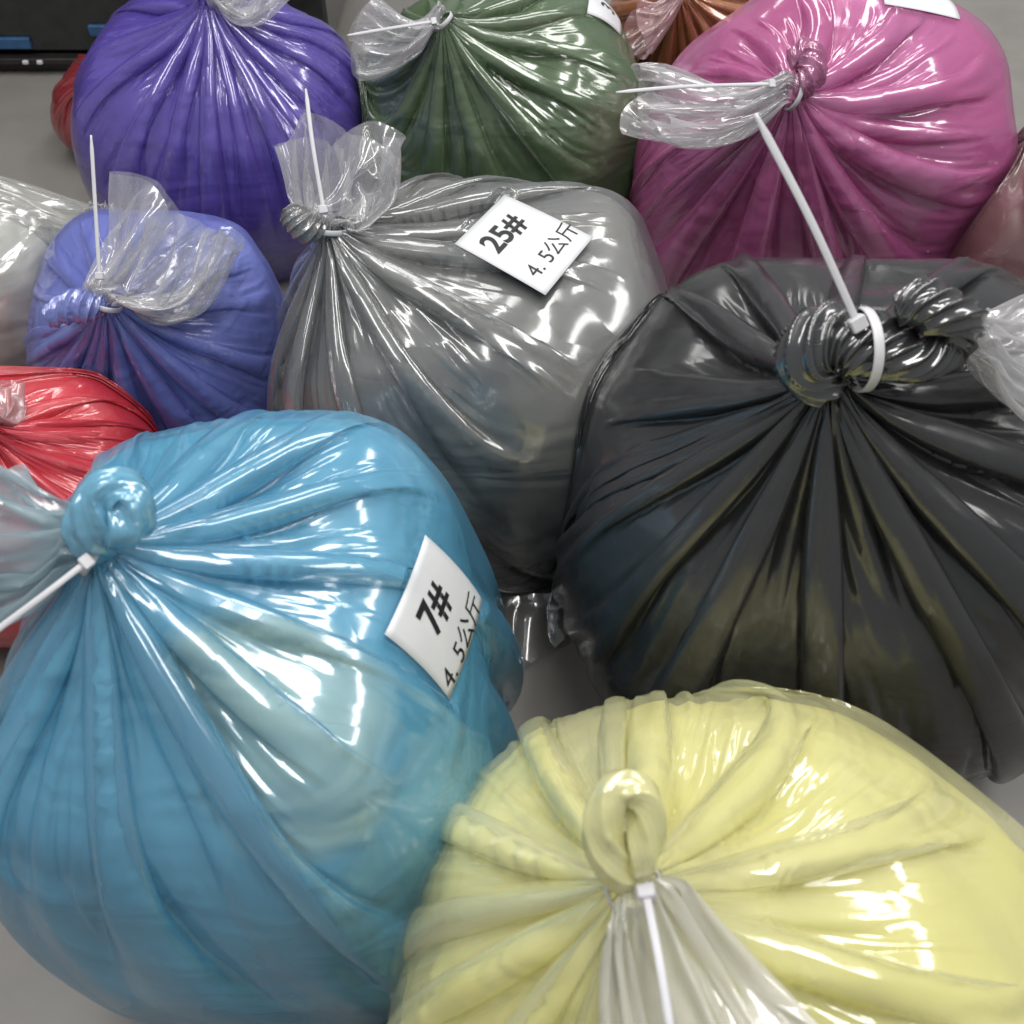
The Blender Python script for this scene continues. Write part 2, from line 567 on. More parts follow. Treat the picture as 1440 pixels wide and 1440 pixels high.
def make_film(body, N, rng, nu=128, nv=56, slack=1.028, neck_r=0.016, levels=1, press=1.5e-5, its=(130, 60, 35), others=(),
              phi_max=150, vslack=0.975, shoulder=42, bend=(0.22, 0.06, 0.008), npl=10, plen=(0.18, 0.58), amp=0.028, own_scale=(0.82, 0.98), grav=4e-5, excess=(1.1, 0.07), pw=(0.11, 0.24)):
    C = body.C
    A, E1, E2 = frame_from(N - C, (0.13, 1, 0.2))
    th = np.linspace(0, 2 * np.pi, nu, endpoint=False)
    ring_dir = np.cos(th)[:, None] * E1 + np.sin(th)[:, None] * E2          # nu,3
    phis = np.radians(np.linspace(shoulder, phi_max, 60))
    d = np.cos(phis)[:, None, None] * A + np.sin(phis)[:, None, None] * ring_dir[None]
    P = C + d * (body.rad(d) * 1.01)[..., None]
    P[..., 2] = np.maximum(P[..., 2], 0.004)
    neck = N + ring_dir * neck_r
    K = 14
    t = (np.arange(K) / K)[:, None, None]
    cone = neck[None] * (1 - t) + P[:1] * t
    cd = cone - C
    cl = np.linalg.norm(cd, axis=-1, keepdims=True)
    cr = body.rad(cd / cl)[..., None] * (1.0 + 0.0 * cl)
    cone = np.where((cl < cr) & (t > 0), C + cd / cl * cr, cone)
    path = np.concatenate([cone, P], 0)
    seg = np.linalg.norm(np.diff(path, axis=0), axis=-1)
    cum = np.concatenate([np.zeros((1, nu)), np.cumsum(seg, 0)], 0)
    X = np.empty((nv, nu, 3))
    tt = np.linspace(0, 1, nv)
    for j in range(nu):
        for c in range(3):
            X[:, j, c] = np.interp(tt * cum[-1, j], cum[:, j], path[:, j, c])
    Lv = np.repeat((cum[-1] / (nv - 1) * vslack)[None], nv - 1, 0)
    per = np.linalg.norm(np.roll(P, -1, 1) - P, axis=-1).sum(1).max()
    Lu = per * slack / nu
    # the film already tucked away inside the knot does not count: less loose width towards the neck
    pr = np.linalg.norm(np.roll(X, -1, 1) - X, axis=-1).sum(1)
    ex = excess[0] + (excess[1] - excess[0]) * np.clip(tt / 0.5, 0, 1)
    LR = np.minimum(per * slack, pr * (1 + ex)) / nu
    LR[tt > 0.55] = Lu
    LR = np.convolve(np.pad(LR, 3, mode='edge'), np.ones(7) / 7, 'valid').astype(f32)
    # pleat seeds: uneven ridges of different lengths running down from the neck
    wv = np.zeros((nv, nu))
    edges = np.sort((np.arange(npl) + rng.uniform(-0.32, 0.32, npl)) / npl * 2 * np.pi)
    for k in range(npl):
        a0 = edges[k]
        wd = 2 * np.pi / npl * rng.uniform(*pw)
        ln = rng.uniform(plen[0], plen[1])
        drift = rng.uniform(-0.25, 0.25)
        da = (th[None] - a0 - drift * tt[:, None] + np.pi) % (2 * np.pi) - np.pi
        rise = np.clip(tt / 0.12, 0, 1) * np.clip((ln - tt) / (0.45 * ln), 0, 1)
        wv += np.exp(-np.abs(da / wd) ** 1.3) * rise[:, None] * rng.uniform(0.6, 1.25)
    wv -= 0.35 * np.clip(tt / 0.12, 0, 1)[:, None] * np.clip((0.6 - tt) / 0.3, 0, 1)[:, None]
    nrm_dir = unit(A) * 0.6 + ring_dir * 0.75
    X += (wv * amp)[..., None] * nrm_dir[None]
    osc = (own_scale[0] + (own_scale[1] - own_scale[0]) * np.clip((tt - 0.1) / 0.4, 0, 1) ** 1.0).astype(f32)[:, None]
    # the gathered neck: film folded like an accordion
    acc = rng.uniform(-1, 1, nu)
    acc = 0.5 * acc + 0.5 * np.sign(np.sin(th * 16 + rng.uniform(0, 6)))
    X[0] = N + ring_dir * (neck_r * (0.75 + 0.3 * acc))[:, None] + A * rng.uniform(-0.004, 0.004, nu)[:, None]
    X = np.ascontiguousarray(X.transpose(2, 0, 1)).astype(f32)
    Lv = Lv.astype(f32)
    pin = np.zeros((nv, nu), bool)
    pin[0] = True
    pin[-1] = True
    bends = bend if isinstance(bend, (tuple, list)) else (bend,) * 4
    relax(X, f32(Lu), Lv, its[0], others, body, press, grav, pin, bends[0], own_scale=osc, Lu_rows=LR)
    for l in range(levels):
        X = upsample(X)
        nv, nu = X.shape[1:]
        osc = np.interp(np.linspace(0, 1, nv), np.linspace(0, 1, len(osc)), osc[:, 0]).astype(f32)[:, None]
        Lu *= 0.5
        LR = (0.5 * np.interp(np.linspace(0, 1, nv), np.linspace(0, 1, len(LR)), LR)).astype(f32)
        Lv = np.repeat(np.repeat(Lv, 2, 0), 2, 1) * f32(0.5)
        pin = np.zeros((nv, nu), bool)
        pin[0] = True
        pin[-1] = True
        X += (rng.standard_normal(X.shape) * 0.0004).astype(f32)
        relax(X, f32(Lu), Lv, its[1 + l] if len(its) > 1 + l else its[-1], others, body, press * 0.5, grav * 0.5, pin, bends[1 + l], own_scale=osc, Lu_rows=LR)
    return np.ascontiguousarray(X.transpose(1, 2, 0))


def make_tail(N, T, E, rng, length=0.16, width=0.12, thick=0.04, circ=0.5, rip=1.0, nu=96, nv=20, its=70, levels=1, droop=0.0,
              obst=(), neck_r=0.014, grav=0.0001, curl=0.0, rag=0.2, spread=0.6):
    """the loose mouth of the bag above its tie: a gathered tube that flares into a flat crumpled frill"""
    T = unit(T)
    E = unit(np.asarray(E, float) - np.dot(E, T) * T)
    Fv = np.cross(T, E)
    th = np.linspace(0, 2 * np.pi, nu, endpoint=False)
    tt = np.linspace(0, 1, nv)
    X = np.empty((nv, nu, 3))
    ragw = 1 + rag * (np.sin(2 * th + rng.uniform(0, 6)) * 0.6 + np.sin(5 * th + rng.uniform(0, 6)) * 0.4)
    wv = np.sin(9 * th + rng.uniform(0, 6)) * 0.6 + np.sin(15 * th + rng.uniform(0, 6)) * 0.5 + np.sin(4 * th + rng.uniform(0, 6)) * 0.6
    for i, t in enumerate(tt):
        a = neck_r + (width - neck_r) * t ** spread
        b = neck_r + (thick - neck_r) * t ** 0.8
        ctr = N + T * length * t + np.array([0, 0, -droop * t * t]) + Fv * curl * t * t
        X[i] = ctr + np.outer(np.cos(th) * a, E) + np.outer(np.sin(th) * b, Fv) + np.outer(T, (ragw - 1) * length * t).T * 0.9
        X[i] += np.outer(wv * rip * (0.006 + 0.016 * t), Fv) + rng.standard_normal((nu, 3)) * 0.0015
    X = np.ascontiguousarray(X.transpose(2, 0, 1)).astype(f32)
    Lu = circ / nu
    Lv = np.repeat((np.full(nu, length) * ragw / (nv - 1))[None], nv - 1, 0).astype(f32)
    pin = np.zeros((nv, nu), bool)
    pin[:2] = True
    relax(X, f32(Lu), Lv, its, obst, None, 0, grav, pin, 0.12, floor=True)
    for l in range(levels):
        X = upsample(X)
        nv, nu = X.shape[1:]
        Lu *= 0.5
        Lv = np.repeat(np.repeat(Lv, 2, 0), 2, 1) * f32(0.5)
        pin = np.zeros((nv, nu), bool)
        pin[:3] = True
        relax(X, f32(Lu), Lv, 25, obst, None, 0, grav * 0.3, pin, 0.12)
    return np.ascontiguousarray(X.transpose(1, 2, 0))


def catmull(P, n):
    P = np.asarray(P, float)
    Q = np.vstack([2 * P[0] - P[1], P, 2 * P[-1] - P[-2]])
    out = []
    m = len(P) - 1
    for s in np.linspace(0, m - 1e-6, n):
        i = int(s)
        t = s - i
        p0, p1, p2, p3 = Q[i:i + 4]
        out.append(0.5 * (2 * p1 + (p2 - p0) * t + (2 * p0 - 5 * p1 + 4 * p2 - p3) * t * t + (3 * p1 - p0 - 3 * p2 + p3) * t ** 3))
    return np.array(out)


def path_frames(C):
    T = np.gradient(C, axis=0)
    T /= np.linalg.norm(T, axis=1, keepdims=True) + 1e-12
    e = np.cross(T[0], [0.3, 0.2, 1.0])
    e = unit(e)
    Es = []
    for t in T:
        e = unit(e - np.dot(e, t) * t)
        Es.append(e)
    Es = np.array(Es)
    return T, Es, np.cross(T, Es)


def rope(name, pts, radii, mat, parent, rng, n=90, nu=72, strands=5, twist=1.6, ridge=0.20, fine=0.015, squash=1.0, crumple=0.55):
    """twisted film: a tube with creased ridges that wind round it"""
    C = catmull(pts, n)
    s = np.linspace(0, 1, n)
    rad = np.interp(s, np.linspace(0, 1, len(radii)), radii)
    T, E, F = path_frames(C)
    th = np.linspace(0, 2 * np.pi, nu, endpoint=False)
    X = np.empty((n, nu, 3))
    p1, p2 = rng.uniform(0, 6, 2)
    for i in range(n):
        a = th + twist * 2 * np.pi * s[i]
        k = 1 - ridge * np.abs(np.sin(strands * 0.5 * a + p1 + 0.6 * math.sin(5 * s[i]))) ** 0.7 + fine * np.sin(17 * a + 9 * s[i] + p2) + fine * np.sin(29 * a - 14 * s[i])
        k = k + 0.10 * math.sin(11 * s[i] + p2) * np.cos(a * 2 + p1)
        X[i] = C[i] + (rad[i] * k * np.cos(th))[:, None] * E[i] + (rad[i] * k * np.sin(th) * squash)[:, None] * F[i]
    dq = X - C[:, None]
    X = C[:, None] + dq * (1 + vnoise(X, 70.0, 3, 0.16 * crumple) + np.abs(vnoise(X, 150.0, 8, 0.12 * crumple)))[..., None]
    # close the ends
    X[0] = X[0].mean(0) + (X[0] - X[0].mean(0)) * 0.2
    X[-1] = X[-1].mean(0) + (X[-1] - X[-1].mean(0)) * 0.15
    return mesh_from_grid(name, X, mat, parent, uv=(0.12, float(np.linalg.norm(np.diff(C, axis=0), axis=1).sum())))


def strip(name, pts, wid, thk, mat, parent, facing=(0, -0.75, 0.66), n=40, taper_end=True):
    """a flat nylon strap along a path, with a rounded rectangular section"""
    C = catmull(pts, n)
    T = np.gradient(C, axis=0)
    T /= np.linalg.norm(T, axis=1, keepdims=True)
    X = np.empty((n, 8, 3))
    fc = np.asarray(facing, float)
    for i in range(n):
        sd = unit(np.cross(T[i], fc))
        up = unit(np.cross(sd, T[i]))
        k = 1.0
        if taper_end and i < 4:
            k = 0.45 + 0.55 * i / 4
        a, b = wid * 0.5 * k, thk * 0.5
        sec = ((a, b * .5), (a * .8, b), (-a * .8, b), (-a, b * .5), (-a, -b * .5), (-a * .8, -b), (a * .8, -b), (a, -b * .5))
        for j, (p, q) in enumerate(sec):
            X[i, j] = C[i] + sd * p + up * q
    X = np.concatenate([np.repeat(X[:1].mean(1, keepdims=True), 8, 1), X, np.repeat(X[-1:].mean(1, keepdims=True), 8, 1)], 0)
    return mesh_from_grid(name, X, mat, parent)


def block(name, ctr, ax, half, mat, parent, bev=0.25):
    """small chamfered block with axes ax (3x3 rows)"""
    ax = np.asarray(ax, float)
    h = np.asarray(half, float)
    b = bev * min(h)
    V = []
    for z, k in ((-h[2], 1), (-h[2] + b, 0), (h[2] - b, 0), (h[2], 1)):
        x_, y_ = h[0] - b * k, h[1] - b * k
        for sx, sy in ((1, 1), (-1, 1), (-1, -1), (1, -1)):
            for cx, cy in (((sx * x_), sy * (y_ - b)), (sx * (x_ - b), sy * y_)) if sx * sy > 0 else ((sx * (x_ - b), sy * y_), (sx * x_, sy * (y_ - b))):
                V.append(ctr + ax[0] * cx + ax[1] * cy + ax[2] * z)
    F = [tuple(range(7, -1, -1)), tuple(range(24, 32))]
    for r_ in range(3):
        for j in range(8):
            a, b2 = r_ * 8 + j, r_ * 8 + (j + 1) % 8
            F.append((a, b2, b2 + 8, a + 8))
    return mesh_from(name, V, F, mat, parent)


def cable_tie(parent, N, axis, r, tail_pts, wid=0.0055, facing=(0, -0.75, 0.66), head_ang=None):
    """nylon tie: a band round the neck, the square head and the long free end"""
    A, E1, E2 = frame_from(axis)
    head = np.asarray(tail_pts[0], float)
    v = head - N
    th0 = math.atan2(np.dot(v, E2), np.dot(v, E1))
    th = np.linspace(th0, th0 + 2 * np.pi, 40)
    X = np.empty((40, 8, 3))
    for i, t in enumerate(th):
        o = E1 * math.cos(t) + E2 * math.sin(t)
        for j, (p, q) in enumerate(((.5, .25), (.4, .5), (-.4, .5), (-.5, .25), (-.5, -.25), (-.4, -.5), (.4, -.5), (.5, -.25))):
            X[i, j] = N + o * (r + q * 0.002) + A * p * wid
    tie = mesh_from_grid("cable_tie", X, M_TIE, parent)
    t1 = unit(np.asarray(tail_pts[1], float) - head)
    sd = unit(np.cross(t1, np.asarray(facing, float)))
    up = np.cross(sd, t1)
    block("tie_head", head, (sd, up, t1), (wid * 0.8, wid * 0.55, wid * 0.7), M_TIE, tie)
    strip("tie_end", list(tail_pts)[::-1], wid * 0.72, 0.0016, M_TIE, tie, facing)
    return tie


def contents(body, N, name, mat, parent, rng, shrink=0.985, film=None):
    """the goods seen through the film"""
    n1, n2 = 90, 140
    thv = np.linspace(0, np.pi, n1)
    ph = np.linspace(0, 2 * np.pi, n2, endpoint=False)
    Tm, Pm = np.meshgrid(thv, ph, indexing='ij')
    d = np.stack([np.sin(Tm) * np.cos(Pm), np.sin(Tm) * np.sin(Pm), np.cos(Tm)], -1)
    r = body.rad(d) * shrink
    # soft fabric folds
    q = d @ np.array([[0.8, 0.5, 0.2], [-0.5, 0.8, 0.3], [0.0, -0.3, 0.9]])
    fold = np.abs(vnoise(q * np.array([2.0, 7.0, 3.0]), 1.0, body.seed + 9)) ** 0.7
    r = r * (1 - 0.035 * (1 - fold) * 0.8)
    if film is not None:
        bvh = film_bvh(film)
        C = Vector(body.C)
        for idx in np.ndindex(r.shape):
            hit = bvh.ray_cast(C, Vector(d[idx]), 1.0)
            if hit[0] is not None:
                r[idx] = min(r[idx], hit[3] - 0.007)
        for _ in range(3):
            r = np.minimum(r, 0.25 * (np.roll(r, 1, 1) + np.roll(r, -1, 1)) + 0.5 * r + 0.002)
    X = body.C + d * r[..., None]
    X[..., 2] = np.maximum(X[..., 2], 0.006)
    return mesh_from_grid(name, X, mat, parent)


# ------------------------------------------------------------------ labels
_FONT = None


def text_mesh(txt, size, bold=0.0):
    cu = bpy.data.curves.new("txt", 'FONT')
    cu.body = txt
    cu.size = size
    cu.offset = bold
    cu.resolution_u = 4
    cu.align_x, cu.align_y = 'CENTER', 'CENTER'
    ob = bpy.data.objects.new("txt", cu)
    COL.objects.link(ob)
    dg = bpy.context.evaluated_depsgraph_get()
    dg.update()
    me = bpy.data.meshes.new_from_object(ob.evaluated_get(dg))
    bpy.data.objects.remove(ob)
    bpy.data.curves.remove(cu)
    bm = bmesh.new()
    bm.from_mesh(me)
    bmesh.ops.triangulate(bm, faces=bm.faces)
    for _ in range(3):
        es = [e_ for e_ in bm.edges if e_.calc_length() > 0.004]
        if es:
            bmesh.ops.subdivide_edges(bm, edges=es, cuts=1)
            bmesh.ops.triangulate(bm, faces=bm.faces)
    bm.to_mesh(me)
    bm.free()
    return me


def film_bvh(X):
    nv, nu = X.shape[:2]
    a = np.arange(nv * nu).reshape(nv, nu)
    b = np.roll(a, -1, 1)
    q = np.stack([a[:-1], b[:-1], b[1:], a[1:]], -1).reshape(-1, 4)
    return BVHTree.FromPolygons([Vector(v) for v in X.reshape(-1, 3)], q.tolist())


def place_label(parent, body, X, ctr, normal, updir, w_, h_, texts, order=2, lift=0.0008):
    """a paper sticker laid on the film: it follows the bag as a stiff sheet would, the film is pressed flat under it.
    texts: (string, x, y, size, rot_deg, bold) in label units (metres from its centre)"""
    bvh = film_bvh(X)
    hit = bvh.ray_cast(Vector((0, 0, CAM_H)), Vector(unit(ray(*ctr))), 4.0)
    ctr = np.array(hit[0]) if hit[0] is not None else neck_point(body, *ctr, 0.0)
    n = unit(normal)
    up = unit(np.asarray(updir, float) - np.dot(updir, n) * n)
    rt = np.cross(up, n)
    gu, gv = np.meshgrid(np.linspace(-.5, .5, 15) * w_, np.linspace(-.5, .5, 15) * h_)
    hts = np.full(gu.shape, np.nan)
    for idx in np.ndindex(gu.shape):
        o = ctr + rt * gu[idx] + up * gv[idx] + n * 0.25
        hit = bvh.ray_cast(Vector(o), Vector(-n), 0.6)
        if hit[0] is not None:
            hts[idx] = 0.25 - hit[3]
    ok = ~np.isnan(hts)

    def basis(u, v):
        cols = [np.ones_like(u), u, v, u * u, u * v, v * v]
        if order >= 3:
            cols += [u ** 3, u * u * v, u * v * v, v ** 3]
        return np.stack(cols, -1)
    co, *_ = np.linalg.lstsq(basis(gu[ok], gv[ok]), hts[ok], rcond=None)
    res = hts[ok] - basis(gu[ok], gv[ok]) @ co
    co[0] += np.percentile(res, 68) + lift

    def mp(u, v, dz=0.0):
        u, v = np.asarray(u, float), np.asarray(v, float)
        return ctr + u[..., None] * rt + v[..., None] * up + (basis(u, v) @ co + dz)[..., None] * n
    # press the film under the paper
    D = X - ctr
    u, v, hh = D @ rt, D @ up, D @ n
    lim = basis(u, v) @ co - 0.0012
    m = (np.abs(u) < w_ * .56) & (np.abs(v) < h_ * .56) & (hh > lim) & (hh < lim + 0.05)
    X[m] += ((lim - hh)[m])[:, None] * n
    g = 14
    gu, gv = np.meshgrid(np.linspace(-.5, .5, g) * w_, np.linspace(-.5, .5, g) * h_)
    top = mp(gu, gv, 0.0)
    lab = mesh_from_grid("label", top, M_PAPER, parent, wrap=False)
    sol = lab.modifiers.new("t", 'SOLIDIFY')
    sol.thickness = 0.0003
    sol.offset = -1
    # make the paper face outwards
    if Vector(n).dot(lab.data.polygons[0].normal) < 0:
        lab.data.flip_normals()
    for (txt, tx, ty, sz, rot, bold) in texts:
        me = text_mesh(txt, sz, bold)
        cs, sn = math.cos(R(rot)), math.sin(R(rot))
        # subdivide long faces so that the print bends with the paper
        V = np.array([v_.co[:2] for v_ in me.vertices])
        if not len(V):
            continue
        U = V[:, 0] * cs - V[:, 1] * sn + tx
        W = V[:, 0] * sn + V[:, 1] * cs + ty
        P = mp(U, W, 0.0005)
        for v_, p in zip(me.vertices, P):
            v_.co = p
        me.materials.clear()
        me.materials.append(M_INK)
        o = bpy.data.objects.new("print", me)
        COL.objects.link(o)
        adopt(o, lab)
    return lab


# ------------------------------------------------------------------ the setting
M_FLOOR = plain_mat("grey_painted_floor", (0.235, 0.222, 0.205), rough=0.42, noise_scale=11.0, var=0.09, bump=0.02)
g = 14
gx, gy = np.meshgrid(np.linspace(-4, 4, g), np.linspace(-1.2, 6.5, g))
fl = mesh_from_grid("floor", np.stack([gx, gy, gx * 0], -1), M_FLOOR, wrap=False)
if fl.data.polygons[0].normal.z < 0:
    fl.data.flip_normals()
fl["kind"] = "structure"


# ------------------------------------------------------------------ bags
def bag(key, name, label, C, ax, knot, film, goods, e=2.6, tilt=(0, 0, 0), lump=0.05, seed=1, taper=0.0, others=(), detail=2,
        labels=(), nu=128, nv=48, shrink=0.965, lift=0.035, **kw):
    rng = np.random.default_rng(seed)
    body = Body(C, ax, e, tilt, lump, seed, taper)
    N = neck_point(body, *knot, lift)
    BODIES[key] = body
    root = thing(name, (C[0], C[1], 0), label, "bag", "knotted plastic bags of dyed goods standing on the floor")
    X = make_film(body, N, rng, nu=nu, nv=nv, others=[BODIES[o] for o in others if o in BODIES], levels=detail, **kw)
    for lb in labels:
        lb = dict(lb)
        lb["ctr"] = lb.pop("px")
        place_label(root, body, X, **lb)
    mesh_from_grid("film", X, film, root, subsurf=0 if detail > 1 else 1)
    contents(body, N, "contents", goods, root, rng, shrink, X)
    return dict(root=root, X=X, body=body, N=N, A=unit(N - body.C), rng=rng, film=film)


KNOTS = {}


def knot_mat(film, col, op=0.66):
    if film.name not in KNOTS:
        KNOTS[film.name] = film_mat(film.name.replace('film', 'knot_film'), col, opacity=op, pearl=0.1, rough=0.25, gl0=0.09, bump=0.1, facet=0.10, fscale=(40, 22))
    return KNOTS[film.name]


def near(b, px, py, lift=0.0):
    """a point beside the bag's neck: the same distance off as the neck, less the lift"""
    N = b["N"]
    a = R(PITCH)
    f = np.array([0, math.cos(a), -math.sin(a)])
    dep = np.dot(N - np.array([0, 0, CAM_H]), f) - lift
    return np.array([0, 0, CAM_H]) + ray(px, py) * dep


def tail(b, T, E, mat, name="bag_mouth", at_=None, **kw):
    N0 = b["N"] if at_ is None else at_
    X = make_tail(N0 + unit(T) * 0.006, T, E, b["rng"], obst=[b["body"]], **kw)
    return mesh_from_grid(name, X, mat, b["root"], subsurf=1, uv=(kw.get("circ", 0.5), kw.get("length", 0.15)))


CLEAR = film_mat("clear_film_white", (0.78, 0.77, 0.79), opacity=0.28, rough=0.3, gl0=0.075, bump=0.3, pearl=0.0, transl=0.4, facet=0.22, fscale=(14, 12))

# ---- grey bag, centre
F_GREY = film_mat("film_grey", (0.20, 0.205, 0.21), opacity=0.36, pearl=0.12, rough=0.28, gl0=0.075, bump=0.12)
G_GREY = stuff_mat("goods_grey", (0.14, 0.15, 0.16), (0.29, 0.28, 0.25), 5.0)
b = bag("grey", "grey_bag", "grey bag with a white 25# paper label, in the middle behind the sky blue bag",
        (-0.05, 0.945, 0.205), (0.236, 0.222, 0.213), (465, 322), F_GREY, G_GREY, e=2.8, seed=11,
        labels=[dict(px=(735, 345), normal=(0.10, -0.62, 0.78), updir=(-0.80, 0.46, 0.37), w_=0.096, h_=0.108,
                     texts=[("25#", -0.004, 0.022, 0.036, 0, 0.0009), ("4. 5公斤", 0.008, -0.030, 0.0245, 0, 0)])])
tail(b, (0.12, 0.45, 0.85), (1, 0, 0.1), CLEAR, length=0.145, width=0.06, thick=0.03, circ=0.55)
N = b["N"]
cable_tie(b["root"], N, (0.1, 0.3, 0.9), 0.017, [near(b, 455, 295, .025), near(b, 440, 205, .03), near(b, 430, 125, .03)])
rope("knot", [N, near(b, 430, 318, .012), near(b, 402, 300, .012)], [0.012, 0.017, 0.013], knot_mat(F_GREY, (0.22,0.22,0.22)), b["root"], b["rng"])

# the flat empty corner of the bag, lying on the floor in front of it
cs = [at(690, 845, z=0.03), at(815, 835, z=0.03), at(735, 945, z=0.004), at(825, 880, z=0.004)]
su, sv = np.meshgrid(np.linspace(0, 1, 40), np.linspace(0, 1, 30))
Pq = (cs[0] * ((1 - su) * (1 - sv))[..., None] + cs[1] * (su * (1 - sv))[..., None] + cs[2] * ((1 - su) * sv)[..., None] + cs[3] * (su * sv)[..., None])
Pq[..., 2] += 0.010 * np.abs(vnoise(Pq, 22, 5)) + 0.004 * np.abs(np.sin(su * 9 + sv * 4)) * (1 - sv) + 0.002
mesh_from_grid("bag_corner", Pq, F_GREY, b["root"], wrap=False, uv=(0.12, 0.1))

# ---- black bag, right
F_BLACK = film_mat("film_black", (0.031, 0.031, 0.033), opacity=0.8, pearl=0.0, rough=0.25, gl0=0.05, graze=0.10, spec=0.3, gloss_rough=0.2, bump=0.12)
G_BLACK = stuff_mat("goods_black", (0.010, 0.011, 0.011), (0.028, 0.03, 0.02), 5.0)
b = bag("black", "black_bag", "black bag tied with a thick twisted knot and a long white tie",
        (0.318, 0.69, 0.235), (0.270, 0.252, 0.243), (1165, 540), F_BLACK, G_BLACK, e=2.6, seed=22, others=("grey",), npl=12, amp=0.030, slack=1.03, vslack=0.97, own_scale=(0.82, 0.98), plen=(0.2, 0.55), bend=(0.18, 0.05, 0.006), excess=(1.8, 0.10))
N = b["N"]
rope("knot", [N, near(b, 1140, 505, .015), near(b, 1170, 482, .02), near(b, 1230, 485, .02), near(b, 1290, 500, .015), near(b, 1335, 480, .015), near(b, 1345, 450, .03), near(b, 1300, 430, .04), near(b, 1258, 438, .035)],
     [0.024, 0.030, 0.030, 0.026, 0.024, 0.020, 0.020, 0.022, 0.012], knot_mat(F_BLACK, (0.03, 0.03, 0.032), 0.93), b["root"], b["rng"], n=150, twist=2.0, strands=9, ridge=0.24, crumple=0.12)
tail(b, (0.9, 0.35, 0.2), (0.1, 0.5, 0.7), CLEAR, at_=near(b, 1350, 485, 0.01), length=0.13, width=0.08, thick=0.04, circ=0.6)
cable_tie(b["root"], near(b, 1212, 492, .018), (1, 0.1, 0), 0.030, [near(b, 1206, 455, .045), near(b, 1140, 310, .07), near(b, 1062, 160, .09)], wid=0.0075)

# ---- indigo bag, left
F_IND = film_mat("film_indigo", (0.18, 0.21, 0.62), opacity=0.42, pearl=0.12, rough=0.28, graze=0.14, gl0=0.06, bump=0.12)
G_IND = stuff_mat("goods_indigo", (0.13, 0.16, 0.52), (0.20, 0.28, 0.64), 5.0)
b = bag("indigo", "blue_violet_bag", "small periwinkle blue bag with a pale frilled mouth and an upright white tie",
        (-0.447, 1.045, 0.160), (0.158, 0.165, 0.168), (150, 428), F_IND, G_IND, e=2.6, seed=33, others=("grey",))
N = b["N"]
tail(b, (0.45, 0.5, 0.75), (0.6, 0.1, 0.2), CLEAR, length=0.17, width=0.085, thick=0.04, circ=0.6)
rope("knot", [N, near(b, 115, 430, .012), near(b, 70, 445, .005)], [0.012, 0.02, 0.015], knot_mat(F_IND, (0.20,0.24,0.62)), b["root"], b["rng"])
cable_tie(b["root"], N, (0.3, 0.3, 0.8), 0.016, [near(b, 140, 388, .03), near(b, 134, 290, .04), near(b, 128, 190, .05)])

# ---- red bag, left edge
F_RED = film_mat("film_red", (0.74, 0.045, 0.07), opacity=0.6, pearl=0.1, rough=0.3, gl0=0.06, bump=0.12)
G_RED = stuff_mat("goods_red", (0.62, 0.03, 0.04), (0.74, 0.06, 0.08), 4.0)
b = bag("red", "red_bag", "bright red bag at the left edge, wedged behind the blue bag's mouth",
        (-0.575, 0.79, 0.137), (0.178, 0.155, 0.142), (-25, 612), F_RED, G_RED, e=2.7, seed=44, others=("indigo",))
F_PINKCLEAR = film_mat("clear_film_pink", (0.72, 0.46, 0.48), opacity=0.4, pearl=0.0, gl0=0.07, bump=0.3, transl=0.4, facet=0.16, fscale=(14, 12))
tail(b, (-0.35, 0.45, 0.5), (0.6, 0.6, 0.2), F_PINKCLEAR, length=0.1, width=0.06, thick=0.03, circ=0.4)

# ---- clear bag of white goods, far left
F_WHITE = film_mat("film_white", (0.60, 0.60, 0.57), opacity=0.3, pearl=0.0, gl0=0.08, bump=0.3, transl=0.3, facet=0.2)
G_WHITE = stuff_mat("goods_white", (0.42, 0.42, 0.39), (0.58, 0.58, 0.54), 5.0)
b = bag("white", "white_bag", "cloudy white bag of pale goods at the left edge behind the periwinkle bag",
        (-0.71, 1.17, 0.155), (0.185, 0.145, 0.162), (140, 300), F_WHITE, G_WHITE, e=2.3, seed=55, others=("indigo", "red"), detail=1, slack=1.15, npl=18, amp=0.035, own_scale=(0.75, 0.95), shrink=0.86)
tail(b, (0.2, 0.2, 0.8), (1, 0.2, 0), CLEAR, length=0.06, width=0.03, thick=0.02, circ=0.25)

# ---- violet bag, top left
F_VIO = film_mat("film_violet", (0.13, 0.085, 0.48), opacity=0.45, pearl=0.12, rough=0.28, gl0=0.075, bump=0.12)
G_VIO = stuff_mat("goods_violet", (0.11, 0.06, 0.44), (0.17, 0.11, 0.54), 4.0)
b = bag("violet", "violet_bag", "deep violet bag at the top left, behind the periwinkle and grey bags",
        (-0.45, 1.54, 0.20), (0.228, 0.20, 0.205), (292, 2), F_VIO, G_VIO, e=2.5, seed=66, others=("grey", "indigo", "white"), press=2.5e-5, npl=11, amp=0.036, bend=(0.14, 0.05, 0.01))
tail(b, (0.6, 0.4, 0.9), (0.6, -0.4, 0), CLEAR, length=0.12, width=0.06, thick=0.03, circ=0.45)

